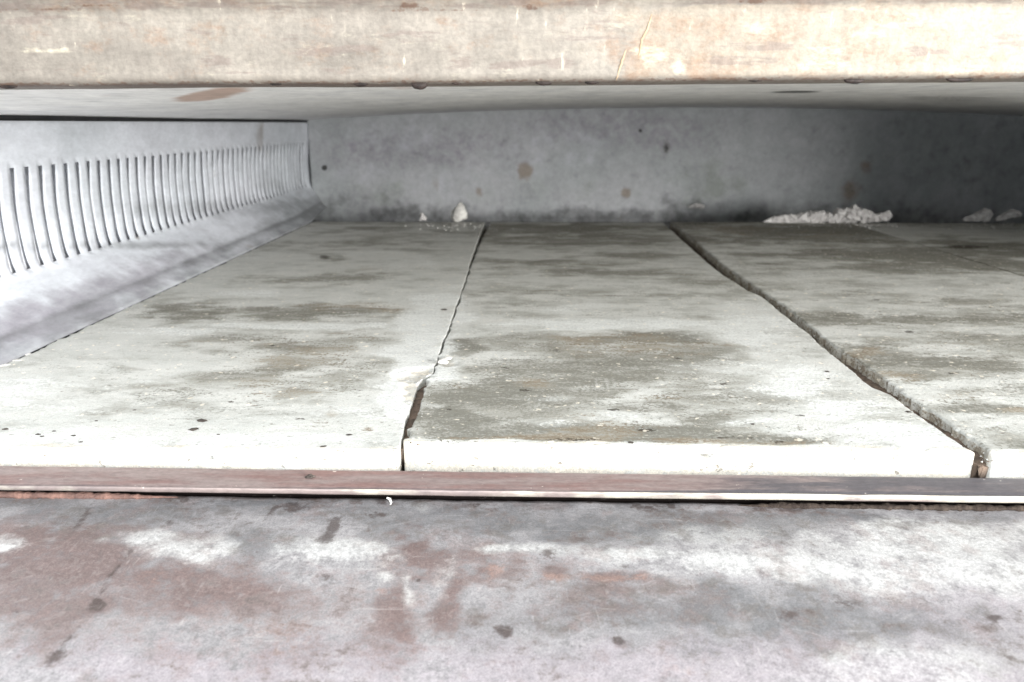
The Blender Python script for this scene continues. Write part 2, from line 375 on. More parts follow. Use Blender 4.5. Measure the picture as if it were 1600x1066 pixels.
wall = grid('side_wall', P, SIDE, oven, [s0, s1, s2, s3, s4, None], smooth=False, holes=holes, thick=.0012)
tag(wall, 'left inner wall with a long row of narrow vertical slots above a sloping ledge')
# cavity liner behind the slots
box('duct_liner', (XL - .0130, y0, .030), (XL - .0078, YB, .150), LINER, oven, 0)
# right side wall, mirrored without detail
Pm = P[::1].copy(); Pm[..., 0] = 2 * 2.0 * H - Pm[..., 0]
rw = grid('side_wall', Pm, SIDE, oven, [None, s1, None, None, None, None], smooth=False, holes=holes, thick=-.0012, flip=False)
box('duct_liner', (XR + .030, y0, -.03), (XR + .035, YB, 1.2 * H), CASE, oven, 0)

# floor pan under the stones and the rear ledge
box('floor_pan', (XL - .03, YF + .035, -.036), (XR + .03, YB + .004, -.031), DARK, oven, 0)
n = 300; xs = np.linspace(XL, XR, n); t = np.linspace(0, 1, 24); X, T = np.meshgrid(xs, t, indexing='ij')
Y = 7.86 * H + (YB - 7.86 * H) * T; Z = -.030 + .003 * (N4.f(X * 40, Y * 40) - .4)
r1 = 1.3 * N2.f(X * 9, Y * 9) - .05
grid('rear_ledge', np.stack([X, Y, Z], -1), LEDGE, oven, [None, r1], flip=True, thick=.002)

# outer casing so no light leaks into the ducts
box('casing', (XL - .07, YF + .03, 1.30 * H), (XR + .07, YB + .06, 1.34 * H), CASE, oven)
box('casing', (XL - .07, YB + .03, -.09), (XR + .07, YB + .06, 1.295 * H), CASE, oven)
box('casing', (XL - .07, YF + .03, -.09), (XL - .045, YB + .028, 1.295 * H), CASE, oven)
box('casing', (XR + .045, YF + .03, -.09), (XR + .07, YB + .028, 1.295 * H), CASE, oven)
box('casing', (XL - .04, YF + .06, -.09), (XR + .04, YB + .028, -.06), CASE, oven)
for sx in (-1, 1):
    a = XL - .10 if sx < 0 else XR + .004
    box('front_jamb', (a, YF + .004, -.09), (a + .096, YF + .029, 1.26 * H), CASE, oven)

# lintel
zbl = hit(0, 134.5, 1, YF).z; zbr = hit(1600, 122.5, 1, YF).z
xl_, xr_ = hit(0, 134.5, 1, YF).x, hit(1600, 122.5, 1, YF).x
slope = (zbr - zbl) / (xr_ - xl_)
base = lambda x: zbl + (x - xl_) * slope
hf = hit(0, 18, 1, YF).z - zbl
# (y offset towards the room, height) measured from the bottom front edge
lp = [(.034, .045), (.034, .002), (.032, 0), (.006, -.0003), (.0022, .0001), (.0008, .0008), (0, .0024), (.0002, .006), (0, hf * .5), (.0003, hf - .004), (-.0001, hf - .001), (-.0009, hf + .0005), (-.004, hf + .006), (-.009, hf + .016), (-.010, .07), (-.010, .16)]
xs = np.linspace(XL - .1, XR + .1, 800)
tt = []
for (a, b), (c_, d_) in zip(lp[:-1], lp[1:]):
    L_ = math.hypot(c_ - a, d_ - b); q = max(1, int(L_ / .0012)) if b > -.001 and L_ < .03 else 6
    for j in range(q): tt.append((a + (c_ - a) * j / q, b + (d_ - b) * j / q))
tt.append(lp[-1]); tt = np.array(tt)
X = np.repeat(xs[:, None], len(tt), 1); hz = np.repeat(tt[None, :, 1], len(xs), 0)
wob = .0008 * (N1.f(X * 18, hz * 0 + 3) - .5)
Y = YF + tt[None, :, 0] + .0006 * (N3.f(X * 14, hz * 60) - .5); Z = base(X) + hz + wob
LM = lambda l, sd, sc=60, wp=.25, asp=2: blobs(X, Z, l, 1, YF, 0, 2, sd, sc, wp, asp)
l0 = LM([(1250, 60, 300, 70, .5), (1060, 70, 70, 60, .6), (1550, 90, 80, 50, .4), (1030, 60, 60, 60, .55), (1070, 90, 55, 45, .5), (990, 100, 22, 45, .8), (960, 95, 14, 30, .5), (1310, 50, 22, 30, .5), (1470, 70, 55, 28, .65), (1440, 30, 60, 14, .3), (240, 58, 30, 14, .55), (350, 40, 40, 10, .3), (140, 100, 26, 30, .4), (1140, 35, 90, 18, .5), (1120, 100, 50, 30, .45), (480, 90, 40, 16, .35), (1560, 40, 40, 16, .3)], 41)
l1 = LM([(340, 97, 28, 9, .9), (500, 82, 45, 10, .85), (560, 76, 40, 6, .9), (720, 98, 24, 10, 1), (820, 100, 40, 8, .8), (880, 100, 26, 8, .9), (1190, 72, 55, 7, .9), (1170, 95, 60, 8, .6), (1450, 82, 45, 7, .7), (1570, 66, 40, 14, .6), (940, 45, 60, 14, .55), (640, 60, 60, 10, .4), (30, 30, 80, 10, .5), (50, 75, 16, 14, .5), (250, 120, 6, 4, .8)], 42, 60, .3, 3)
l2 = LM([(90, 78, 55, 6, .6), (190, 80, 60, 4, .6), (1300, 90, 60, 40, .3), (1380, 30, 90, 24, .4), (1540, 110, 60, 16, .45), (1200, 40, 60, 20, .3), (1060, 105, 12, 14, .6), (1020, 80, 30, 20, .5), (780, 60, 200, 30, .2), (960, 35, 60, 16, .3)], 43)  # glaze flecks and painted highlights
l3 = LM([(700, 133, 1200, 4, .85), (230, 16, 900, 1.6, .62), (640, 9, 22, 5, .9), (830, 12, 14, 5, .85), (1180, 2, 22, 5, .8), (150, 10, 40, 3, .7), (1000, 130, 45, 5, .6)], 44, 90, .15, 4)
l4 = LM([(1400, 60, 400, 90, 1.3), (1100, 60, 110, 80, 1.1), (1010, 85, 30, 60, .9)], 45)
ab = np.clip((hz - hf + .001) / .001, 0, 1)                 # upper return, tinted browner and greyer than the face
l0 = np.maximum(l0 * (1 - ab * .5), ab * (.42 + .3 * (N2.f(X * 30, Z * 60) - .5))); l1 = np.maximum(l1, ab * .62); l4 = l4 * (1 - ab); l2 = l2 * (1 - ab)
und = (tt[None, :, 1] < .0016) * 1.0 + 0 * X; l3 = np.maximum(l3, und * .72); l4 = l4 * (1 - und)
lin = grid('lintel', np.stack([X, Y, Z], -1), LINTEL, oven, [l0, l1, l2, l3, l4, None], flip=True)
tag(lin, 'cream stained steel lintel across the oven mouth')
# glaze drips running down the lintel face
def tube(pts, rad, seg=14, noise=0, seed=1, flat=1, lumpy=0):
    """closed lumpy tube through pts; returns verts, faces"""
    V = []; F = []; r_ = np.random.RandomState(seed); n_ = Noise(seed)
    pts = [Vector(p) for p in pts]
    for i, p in enumerate(pts):
        d = (pts[min(i + 1, len(pts) - 1)] - pts[max(i - 1, 0)]).normalized()
        s_ = d.cross(Vector((0, 0, 1)));  s_ = s_.normalized() if s_.length > .01 else Vector((1, 0, 0)); u = s_.cross(d).normalized()
        for k in range(seg):
            a = 2 * math.pi * k / seg; rr = rad[i] * (1 + noise * (float(n_.f(np.array(i * .9), np.array(k * .9 if k < seg / 2 else (seg - k) * .9 + 5), 3)) - .5))
            V.append(p + (s_ * math.cos(a) + u * math.sin(a) * flat) * rr)
    for i in range(len(pts) - 1):
        for k in range(seg):
            F.append((i * seg + k, i * seg + (k + 1) % seg, (i + 1) * seg + (k + 1) % seg, (i + 1) * seg + k))
    F.append(tuple(range(seg))[::-1]); F.append(tuple((len(pts) - 1) * seg + k for k in range(seg)))
    if lumpy:
        from mathutils import noise as mn
        for i, p in enumerate(pts):
            for k in range(seg):
                v = V[i * seg + k]; q = v * 150 + Vector((seed, 0, 0))
                V[i * seg + k] = v + (mn.noise_vector(q) * .45 + mn.noise_vector(q * 2.6) * .28 + mn.noise_vector(q * .4) * .45) * rad[i] * lumpy
    return V, F
def raw(name, V, F, mat, parent=None, origin=None, smooth=True):
    o = Vector(origin) if origin is not None else Vector((0, 0, 0))
    me = bpy.data.meshes.new(name); me.from_pydata([tuple(Vector(v) - o) for v in V], [], F); me.update()
    if smooth: me.polygons.foreach_set('use_smooth', [name not in ('mortar_strip', 'mortar_chunk')] * len(me.polygons))
    me.materials.append(mat); ob = bpy.data.objects.new(name, me); COL.objects.link(ob); ob.location = o
    if parent: ob.parent = parent
    return ob
GLAZE = plain('glaze', srgb(172, 154, 128), srgb(150, 124, 98), 200, .45, .4, .0006)
for pl in ([(1019, 22), (1012, 45), (1003, 62), (1000, 80), (997, 92)], [(978, 78), (972, 95), (967, 112), (963, 126)]):
    pts = []
    for j in range(len(pl) * 4 - 3):
        k_ = j / 4; a = int(min(k_, len(pl) - 2)); f_ = k_ - a
        px = pl[a][0] * (1 - f_) + pl[a + 1][0] * f_; py = pl[a][1] * (1 - f_) + pl[a + 1][1] * f_
        p = hit(px + random.uniform(-.6, .6), py, 1, YF); p.y += .0002; pts.append(p)
    rad = [.0001 + .0004 * math.sin(math.pi * min(1, (j + 1) / len(pts))) for j in range(len(pts))]
    V, F = tube(pts, rad, 10, .6, 3); raw('glaze_drip', V, F, GLAZE, oven)
# burnt drips hanging under the lintel edge
for (px, wd, dp) in [(10, 16, .0012), (563, 12, .0013), (655, 12, .0022), (713, 8, .001), (850, 14, .0014), (925, 12, .0012), (1335, 16, .0016), (1500, 22, .0014), (430, 10, .0008), (1180, 12, .0008)]:
    c_ = hit(px, 133, 1, YF + .0015); hw = wd / FPX * YF
    zz = base(c_.x)
    pts = [Vector((c_.x + hw * s_, YF + .0025, zz + .0006 - dp * .7 * math.sqrt(max(0, 1 - s_ * s_)))) for s_ in np.linspace(-1, 1, 9)]
    rad = [max(.0002, dp * .75 * math.sqrt(max(0, 1 - s_ * s_ * .96))) for s_ in np.linspace(-1, 1, 9)]
    V, F = tube(pts, rad, 10, .7, int(px)); raw('burnt_drip', V, F, TAR, oven)

# rail along the front of the stones
RY = 2.110 * H
def linez(p0, p1, y):
    a = hit(p0[0], p0[1], 1, y); b = hit(p1[0], p1[1], 1, y); k_ = (b.z - a.z) / (b.x - a.x)
    return lambda x: a.z + (x - a.x) * k_
zr = linez((0, 728.5), (1600, 748), RY)
LY = 2.005 * H
zl = linez((0, 760), (1600, 777.5), LY); zlb = linez((0, 767), (1600, 787.5), LY)
xs = np.linspace(XL - .05, XR + .05, 700)
cols = []                                              # (y, z function, tag)
def P_(y, f, dz, t): cols.append((y, f, dz, t))
P_(RY + .001, zr, -.012, 1); P_(RY + .001, zr, -.0008, 1); P_(RY + .0003, zr, -.0001, 0); P_(RY - .0006, zr, 0, 0)
for f_ in (.12, .25, .4, .55, .7, .82): cols.append((RY + (LY + .0022 - RY) * f_, lambda x, f_=f_: zr(x) + (zl(x) - .0002 - zr(x)) * f_, 0, 0))
cols.append((LY + .0026, zl, -.0004, 1)); cols.append((LY + .0020, zl, -.0009, 3))
cols.append((LY + .0014, zl, -.0002, 2)); cols.append((LY + .0007, zl, .0003, 2)); cols.append((LY + .0002, zl, 0, 2)); cols.append((LY, zl, -.0008, 2))
cols.append((LY, zlb, .0009, 2)); cols.append((LY + .0003, zlb, .0002, 2)); cols.append((LY + .0012, zlb, 0, 3)); cols.append((LY + .0128, zlb, .0005, 3)); cols.append((LY + .0132, zlb, -.02, 4)); cols.append((RY - .001, zlb, -.02, 4))
X = np.repeat(xs[:, None], len(cols), 1); Y = np.zeros_like(X); Z = np.zeros_like(X); T = np.zeros_like(X)
for j, (y, f, dz, t) in enumerate(cols): Y[:, j] = y; Z[:, j] = f(xs) + dz; T[:, j] = t
Z += .0003 * (N1.f(X * 60, X * 0 + 1) - .5); Y += .0005 * (N2.f(X * 45, X * 0) - .5)
xw = lambda px: hit(px, 755, 1, 2.06 * H).x
rfrac = np.clip((X - xw(900)) / (xw(1350) - xw(900)), 0, 1)
q0 = (T < 2) * (.75 - rfrac * .6) * (.4 + 1.0 * N3.f(X * 22, Y * 80)); q1 = (T < 2) * rfrac * (.4 + .9 * N2.f(X * 16, Y * 60)) + (T == 1) * .55
q2 = (T == 2) * np.clip(.38 + rfrac * .5 + 1.6 * (N4.f(X * 26, Y * 0 + 2, 6) - .5), 0, 1.0)
lw = np.clip((X - xw(300)) / .03, 0, 1) * np.clip((xw(560) - X) / .05, 0, 1); q2 = q2 * (1 - .75 * lw)
q0 = q0 + (T == 2) * lw * .5
q3 = (T == 3) * .7 + (T == 4) * 1.4; q0 = q0 * (T < 4)  # lip underside and web blackened to paint in the gap's shade
ra = grid('front_rail', np.stack([X, Y, Z], -1), RAIL, oven, [q0, q1, q2, q3, None, None], flip=True)
tag(ra, 'narrow reddish brown rail with a pale worn lip in front of the stones')

# open door panel in the foreground
DZ = lambda px, py, y: hit(px, py, 1, y).z
dl = linez((0, 775), (1600, 798), 2.06 * H)
ys = np.concatenate([np.linspace(2.085 * H, 1.0 * H, 330), np.linspace(.99 * H, -.6 * H, 60)]); xs = np.linspace(XL - .02, XR + .02, 700)
X, Y = np.meshgrid(xs, ys, indexing='ij')
u = Y / H
prof_y = [-.6, 1.0, 1.3, 1.62, 1.74, 1.86, 1.97, 2.035, 2.05, 2.065, 2.085]; prof_z = [-.018, -.006, -.003, -.0005, .0004, -.0002, -.0010, -.0014, -.0022, -.0045, -.016]
Z = dl(X) + np.interp(u, prof_y, prof_z) + .0006 * (N1.f(X * 20, Y * 20) - .5) + .0016 * (N2.f(X * 60, Y * 60) - .5) * np.clip((u - 1.99) / .04, 0, 1)
dzv = float(dl(0.)) 
D = lambda l, sd, sc=60, wp=.6, asp=1: blobs(X, Y, l, 2, dzv, 0, 1, sd, sc, wp, asp)
d0 = D([(180, 915, 260, 50, .7), (640, 900, 60, 40, .6), (450, 960, 200, 30, .45), (60, 870, 100, 40, .95), (150, 900, 220, 40, .9), (330, 930, 130, 40, .85), (60, 960, 160, 50, .7), (220, 960, 150, 40, .6), (640, 880, 45, 40, 1), (700, 895, 90, 26, .9), (625, 960, 35, 50, .85, 0), (705, 950, 22, 45, .9, -18), (760, 880, 22, 28, .75), (860, 900, 30, 16, .7), (960, 912, 60, 10, .7), (330, 870, 30, 16, .5), (200, 860, 90, 22, .7), (430, 930, 40, 22, .6), (900, 950, 160, 40, .4), (620, 1010, 60, 40, .5), (400, 1010, 200, 40, .35)], 51)
d1 = D([(420, 855, 40, 30, .7), (120, 840, 90, 20, .6), (1000, 815, 160, 16, .6), (60, 800, 120, 16, .7), (260, 815, 130, 18, .7), (520, 800, 160, 14, .6), (760, 812, 200, 16, .7), (150, 820, 200, 26, .8), (420, 800, 120, 18, .75), (600, 820, 120, 24, .65), (700, 830, 160, 30, .75), (900, 830, 200, 28, .8), (1100, 830, 150, 26, .7), (1300, 818, 190, 16, .75), (1530, 815, 90, 10, .6), (410, 870, 50, 24, .75), (1180, 960, 200, 50, .75), (1330, 970, 160, 50, .7), (950, 960, 180, 50, .65), (1500, 980, 120, 50, .3), (760, 990, 130, 40, .45), (1100, 1000, 150, 40, .5)], 52)
d2 = D([(10, 870, 35, 12, .95), (230, 858, 50, 14, 1), (290, 880, 60, 14, .95), (350, 872, 30, 14, .8), (530, 875, 80, 22, .95), (470, 860, 40, 14, .5), (830, 868, 60, 8, .95), (980, 878, 80, 10, 1), (1200, 888, 180, 20, 1.15), (1450, 850, 150, 34, 1), (1500, 900, 160, 40, .8), (1120, 850, 90, 14, .5), (605, 915, 18, 10, .75), (638, 935, 8, 22, .6), (705, 905, 8, 24, .5, -20), (1400, 1040, 200, 30, .5), (690, 920, 10, 30, .3), (660, 800, 14, 12, .4)], 53)  # white patches, with the highlight along the bend painted in
d3 = D([(520, 840, 9, 26, 1.05, -28), (460, 803, 20, 9, .85), (425, 815, 5, 22, .9, -32), (135, 820, 5, 28, .85, -35), (155, 955, 8, 10, .9), (170, 925, 4, 40, .8, -35), (205, 880, 4, 16, .8, -35), (95, 1030, 4, 46, .65, -38), (967, 1005, 10, 9, 1.1), (790, 992, 12, 9, .95), (655, 919, 2.5, 2.5, 1.3), (1555, 970, 9, 5, 1.2), (508, 918, 14, 7, .7), (293, 992, 6, 5, .8), (1230, 968, 14, 12, .5), (855, 883, 16, 12, .45), (980, 898, 10, 4, .7), (1194, 1037, 5, 5, .8), (590, 815, 14, 5, .6), (270, 833, 8, 5, .6), (30, 970, 6, 4, .7), (1320, 945, 20, 16, .4)], 54, 90, .3)
edge = np.clip((u - 1.98) / .08, 0, 1)
d3 = np.maximum(d3, edge * (.1 + .9 * N3.f(X * 30, Y * 30)) * np.clip((X - xw(200)) / .05, .2, 1) * 1.0)
d4 = D([(1100, 1050, 700, 60, .9), (300, 1060, 350, 50, .9), (1500, 960, 120, 60, .6), (560, 1030, 120, 50, .6)], 55)
d5 = D([(640, 900, 50, 12, .35), (300, 1010, 120, 30, .4), (430, 1000, 60, 50, .35), (770, 905, 18, 12, .7), (860, 912, 25, 8, .7), (960, 915, 60, 6, .7), (600, 935, 20, 10, .5), (1040, 1050, 60, 20, .5), (100, 780, 260, 7, .9), (420, 787, 150, 5, .6), (700, 790, 150, 4, .5), (1230, 803, 200, 5, .35), (240, 915, 40, 18, .5)], 56)
do = grid('door_panel', np.stack([X, Y, Z], -1), DOOR, oven, [d0, d1, d2, d3, d4, d5], flip=False, thick=.004)
tag(do, 'open oven door panel in the foreground, scorched with reddish brown, grey and white patches')
# hinge gap below the rail: plate coloured near black to paint in its shade
box('hinge_plate', (XL - .05, 2.13 * H, -.09), (XR + .05, 2.145 * H, -.034), VOID, oven, 0)
# rusty sealant bead along the left of the gap
pts = []; rad = []
for j in range(66):
    px = -60 + j * 5.2; p = hit(px, 773 + px * .0145, 1, 2.03 * H)
    pts.append(p); rad.append((.0018 + .0008 * random.random()) * min(1, (66 - j) / 20))
V, F = tube(pts, rad, 10, .8, 9, .8); raw('seal_bead', V, F, RUSTSEAL, oven)

for a_, b_, n_ in ((1150, 1700, 110),):
    pts = []; rad = []
    for j in range(n_):
        px = a_ + (b_ - a_) * j / (n_ - 1); p = hit(px, 778.5 + px * .010, 1, 2.035 * H)
        pts.append(p); rad.append((.0012 + .0012 * random.random()) * min(1, (j + 1) / 12, (n_ - j) / 8))
    V, F = tube(pts, rad, 10, .9, n_, .8); raw('grease_crust', V, F, CRUST, oven)

# ------------------------------------------------------------ baking stones
def edge_fn(pxs):
    pts = sorted([(hit(a, b, 2, 0).y, hit(a, b, 2, 0).x) for a, b in pxs]); Yp = np.array([p[0] for p in pts]); Xp = np.array([p[1] for p in pts])
    def f(y):
        return np.interp(y, Yp, Xp)
    return f
yb_ = hit(800, 347, 2, 0).y
e1r = edge_fn([(757, 349), (748, 372), (738, 400), (734, 412), (729, 432), (712, 480), (700, 515), (690, 540), (680, 568), (676, 584), (661, 590), (652, 600), (645, 622), (638, 641), (636, 645), (628, 680), (624.5, 694), (624, 705)])
e2l = edge_fn([(766, 349), (754, 372), (742, 403), (731, 432), (715, 480), (703, 515), (693, 540), (683, 568), (678, 584), (668, 600), (660, 620), (652, 645), (640, 675), (633, 690), (630, 700)])
e2r = edge_fn([(1037, 349), (1080, 388), (1112, 416), (1130, 430), (1160, 448), (1168, 454), (1190, 463), (1215, 484), (1240, 503), (1268, 525), (1276, 534), (1310, 562), (1336, 583), (1345, 593), (1362, 604), (1390, 615), (1430, 645), (1480, 680), (1506, 696), (1532, 708), (1541, 716)])
e3l = edge_fn([(1050, 349), (1090, 380), (1122, 408), (1168, 441), (1182, 450), (1212, 470), (1240, 490), (1275, 518), (1303, 541), (1340, 562), (1352, 572), (1395, 600), (1440, 635), (1482, 663), (1518, 688), (1543, 703), (1549, 716)])
xj3 = hit(1600, 432, 2, 0).x
e3r = lambda y: xj3 - .002 + 0 * y
e4l = lambda y: xj3 + .002 + 0 * y
w4 = xj3 + .305
GAPC = 0
STL = [(420, 590, 200, 50, .45), (480, 500, 180, 30, .35), 
    (300, 490, 70, 13, .8), (345, 487, 40, 9, .6), (500, 488, 120, 11, .75), (560, 488, 60, 8, .6), (540, 435, 70, 9, .5), (430, 437, 60, 9, .45), (600, 375, 120, 10, .45), (350, 585, 130, 26, .8), (420, 575, 60, 18, .7), (480, 545, 90, 12, .65), (560, 535, 90, 10, .55),
    (250, 620, 120, 22, .6), (470, 605, 80, 26, .55), (570, 590, 60, 16, .4), (340, 640, 90, 12, .4), (350, 530, 80, 8, .4), (620, 360, 160, 8, .5), (515, 400, 24, 7, .6), (400, 650, 160, 12, .3), (180, 590, 60, 10, .35)]
ST2 = [(820, 600, 150, 60, .5), (1000, 560, 150, 30, .45), (780, 660, 140, 40, .5), 
    (720, 535, 40, 14, .85), (1000, 530, 110, 13, .8), (860, 525, 80, 8, .5), (920, 570, 150, 10, .55), (760, 620, 110, 30, .75), (700, 655, 60, 24, .95), (860, 640, 120, 24, .6), (850, 680, 190, 16, 1.0), (1060, 678, 120, 14, .85), (1200, 690, 120, 12, .8), (1050, 640, 130, 16, .55),
    (1150, 620, 90, 14, .4), (900, 355, 160, 8, .75), (900, 375, 160, 9, .5), (820, 410, 110, 6, .4), (960, 425, 110, 6, .4), (840, 455, 110, 6, .3), (1130, 655, 60, 10, .6), (1000, 590, 120, 12, .45), (1020, 400, 60, 5, .5), (760, 370, 30, 10, .4), (1000, 460, 90, 6, .3), (1090, 440, 60, 5, .3)]
ST3 = [
    (1150, 362, 110, 10, .7), (1250, 372, 200, 12, .7), (1380, 400, 160, 12, .7), (1300, 358, 240, 10, .95), (1500, 400, 160, 24, .75), (1430, 420, 90, 10, .5), (1280, 400, 60, 6, .4), (1450, 560, 110, 16, .6), (1420, 590, 60, 10, .6), (1560, 570, 60, 12, .65), (1440, 500, 60, 7, .5), (1320, 500, 50, 10, .6), (1540, 640, 80, 14, .7), (1580, 610, 60, 8, .5), (1380, 540, 50, 8, .5),
    (1350, 460, 70, 5, .3), (1470, 470, 60, 5, .35), (1560, 500, 60, 7, .45), (1580, 700, 60, 8, .4), (1500, 530, 70, 7, .4), (1590, 540, 50, 8, .4), (1060, 352, 40, 8, .7)]
BR = [
    (560, 480, 80, 8, .6), (560, 520, 90, 10, .35), (520, 550, 130, 24, .45), (440, 600, 90, 20, .4), (560, 420, 40, 8, .4), (500, 660, 60, 10, .3), (520, 645, 12, 6, .7), (575, 670, 7, 4, .9), (910, 530, 60, 16, .6), (1010, 540, 120, 16, .55), (840, 685, 120, 9, .95), (1080, 690, 100, 9, .8), (930, 676, 120, 12, .7),
    (1230, 692, 60, 7, .7), (840, 600, 30, 6, .6), (1000, 620, 60, 8, .4), (1400, 590, 40, 8, .6), (1350, 555, 30, 10, .7), (1290, 370, 100, 8, .4), (1130, 360, 60, 8, .5), (1590, 640, 30, 5, .7), (1470, 540, 60, 8, .4), (1490, 620, 50, 8, .4), (725, 605, 14, 4, .6), (900, 655, 60, 10, .35)]
WH = [
    (660, 520, 50, 50, 1.1, 60), (690, 470, 40, 30, .8), (640, 560, 30, 18, .9), (630, 600, 24, 40, 1.4), (640, 575, 35, 12, 1.4), (250, 520, 110, 10, .7), (400, 460, 60, 8, .6), (440, 510, 180, 6, .75), (720, 500, 30, 20, .7), (1000, 507, 160, 8, .9), (1180, 520, 80, 30, .8), (1250, 590, 70, 36, .8), (1330, 640, 90, 30, .75), (1420, 680, 90, 18, .8), (860, 660, 60, 8, .5), (1120, 575, 90, 14, .5),
    (60, 610, 120, 40, .6), (100, 690, 220, 20, .6), (430, 690, 160, 14, .7), (560, 640, 60, 14, .5), (700, 566, 18, 12, .8), (1200, 660, 60, 8, .5), (1420, 450, 90, 10, .4), (1500, 440, 60, 12, .4), (920, 480, 110, 8, .5), (500, 400, 160, 6, .4), (650, 410, 60, 14, .5), (1300, 430, 60, 12, .4), (850, 625, 60, 6, .4), (980, 650, 30, 6, .5), (580, 395, 70, 5, .5), (1160, 480, 40, 14, .5)]
DK = [(360, 628, 5, 2, .9), (470, 655, 8, 2, .8), (820, 610, 9, 2, .9), (960, 640, 12, 2, .9), (1130, 600, 7, 2, .8), (790, 575, 8, 2, .7), (1010, 672, 14, 3, .9), (1060, 560, 8, 2, .7), (560, 610, 6, 2, .7), (1420, 520, 10, 2, .8), (1490, 585, 10, 2, .9), (1370, 470, 9, 2, .7), (870, 548, 10, 2, .7), (425, 540, 7, 1.6, .7), (700, 640, 6, 2, .8), (1250, 650, 8, 2, .7), (1508, 386, 34, 3, 1.1), (508, 402, 9, 4, .8), (735, 460, 0.1, .1, .1), (694, 484, 5, 1.2, 1.2), (900, 687, 60, 3, .6), (1150, 684, 60, 3, .5), (640, 672, 8, 6, .4), (1220, 690, 14, 5, .6), (1290, 392, 12, 3, .5), (700, 690, 60, 3, .5), (1090, 350, 40, 3, .5), (735, 578, 10, 4, .4)]
def bevel_axis(n, t, r):
    """offsets from the edge inwards with drop, for the rounded arris"""
    a = [(0, t), (0, t * .5), (0, r)] + [(r * (1 - math.cos(q)), r * (1 - math.sin(q))) for q in np.linspace(.25, math.pi / 2, 5)]
    return np.array(a)
def stone(name, Lf, Rf, yf0, yf1, soot, label, seed, z0=0, nx=170, ny=420, r=.0035, t=.030, cut=.004, rs=.0009, base=0, sl=0, gs=.8):
    no = Noise(seed); be = bevel_axis(0, t, r); bs = bevel_axis(0, t, rs); k = len(be)
    # along y (front to back)
    s = np.linspace(0, 1, ny) ** 1.5
    yy = np.concatenate([be[:, 0], r + .0005 + (1 - 0) * s * ((yf1 - yf0) - 2 * r - .001), (yf1 - yf0) - be[::-1, 0]])
    dy = np.concatenate([be[:, 1], 0 * s, be[::-1, 1]])
    f = np.linspace(0, 1, nx)
    nX = nx + 2 * k; nY = len(yy)
    P = np.zeros((nX, nY, 3)); yw = yf0 + yy[None, :].repeat(nX, 0)
    L_ = Lf(yf0 + yy) + .0030 * (no.f(yy * 70, yy * 0 + 1, 5) - .5) + .0006 * (no.f(yy * 420, yy * 0 + 5, 3) - .5) - .003 * np.clip(no.f(yy * 150, yy * 0 + 55, 4) - .62, 0, 1) * 4
    R_ = Rf(yf0 + yy) + .0016 * (no.f(yy * 70, yy * 0 + 9, 5) - .5) + .0005 * (no.f(yy * 420, yy * 0 + 14, 3) - .5)
    # plan corners knocked off
    for arr, sg in ((L_, 1), (R_, -1)):
        q = np.clip(1 - yy / cut, 0, 1); arr += sg * cut * .9 * q ** 1.6
        q = np.clip(1 - ((yf1 - yf0) - yy) / (cut * 1.5), 0, 1); arr += sg * cut * 1.2 * q ** 1.6
    er = 1 + .4 * (no.f(yy * 60, yy * 0 + 3, 4) - .5); er2 = 1 + .4 * (no.f(yy * 60, yy * 0 + 33, 4) - .5)
    for i in range(k):
        P[i, :, 0] = L_ + bs[i, 0] * er; P[i, :, 2] = bs[i, 1]
        P[nX - 1 - i, :, 0] = R_ - bs[i, 0] * er2; P[nX - 1 - i, :, 2] = bs[i, 1]
    a = L_ + (rs + .0003) * er; b = R_ - (rs + .0003) * er2
    for i in range(nx): P[k + i, :, 0] = a + (b - a) * f[i]
    xx = P[..., 0]
    wv = .0009 * (no.f(xx * 70, xx * 0 + 2, 5) - .5) + .0006 * (no.f(xx * 400, xx * 0 + 8, 3) - .5)
    fr = np.clip(1 - yy[None, :] / .03, 0, 1)
    P[..., 1] = yw + wv * fr * 1.0
    P[..., 1] += sl * (xx - xx.mean()) * np.clip(1 - yy[None, :] / .25, 0, 1); yw = P[..., 1].copy()
    # chipped arris: drop at edges varies
    ch = .0022 * np.clip(no.f(xx * 160, yw * 160, 4) - .52, 0, 1) * 4
    din = np.minimum(np.minimum(np.abs(xx - L_[None, :]), np.abs(R_[None, :] - xx)) * 2.2, yy[None, :].repeat(nX, 0))
    top = np.maximum(P[..., 2], dy[None, :])
    z = -top - ch * (.3 + .7 * (yy[None, :] < .008)) * np.clip(1 - (din - .001) / .005, 0, 1) * (top < r * .9) - .0004 * (no.f(xx * 50, yw * 50) - .5) * (top < .001)
    A_, B_ = P[..., 0], P[..., 1]
    chip = np.clip(blobs(A_, B_, [(638, 588, 24, 9, 1.2), (642, 612, 14, 20, 1.2), (655, 580, 20, 6, 1.0), (700, 566, 18, 7, .9)], 2, 0, 0, 1, 77, 120, .35) - .45, 0, .6) if seed < 300 else 0 * A_
    z = z - chip * (top < .002) * (.0035 + .004 * (no.f(A_ * 300, B_ * 200, 4) - .5))
    P[..., 2] = z0 + z
    F = lambda l, sd, sc=38, wp=.85, asp=1.9: blobs(A_, B_, l, 2, 0, 0, 1, sd, sc, wp, asp)
    side = np.clip((top - .0006) / .001, 0, 1)
    front = np.clip(1 - yy[None, :] / (r * 1.4), 0, 1) + 0 * A_
    big = no.f(A_ * 9, B_ * 22, 4)
    mo = np.clip(F(soot, seed + 1) * 1.15 + (big - .45) * 1.1 + base, 0, 1.3) * (1 - side)
    # bare arris along the front
    arr_ = np.clip((.0078 + .005 * (no.f(A_ * 60, A_ * 0 + 4, 4) - .5) - yy[None, :]) / .003, 0, 1)
    mo = mo * (1 - arr_) * (1 - np.clip(chip * 3, 0, 1)); mb = F(BR, seed + 2) * (1 - side) * (1 - arr_)
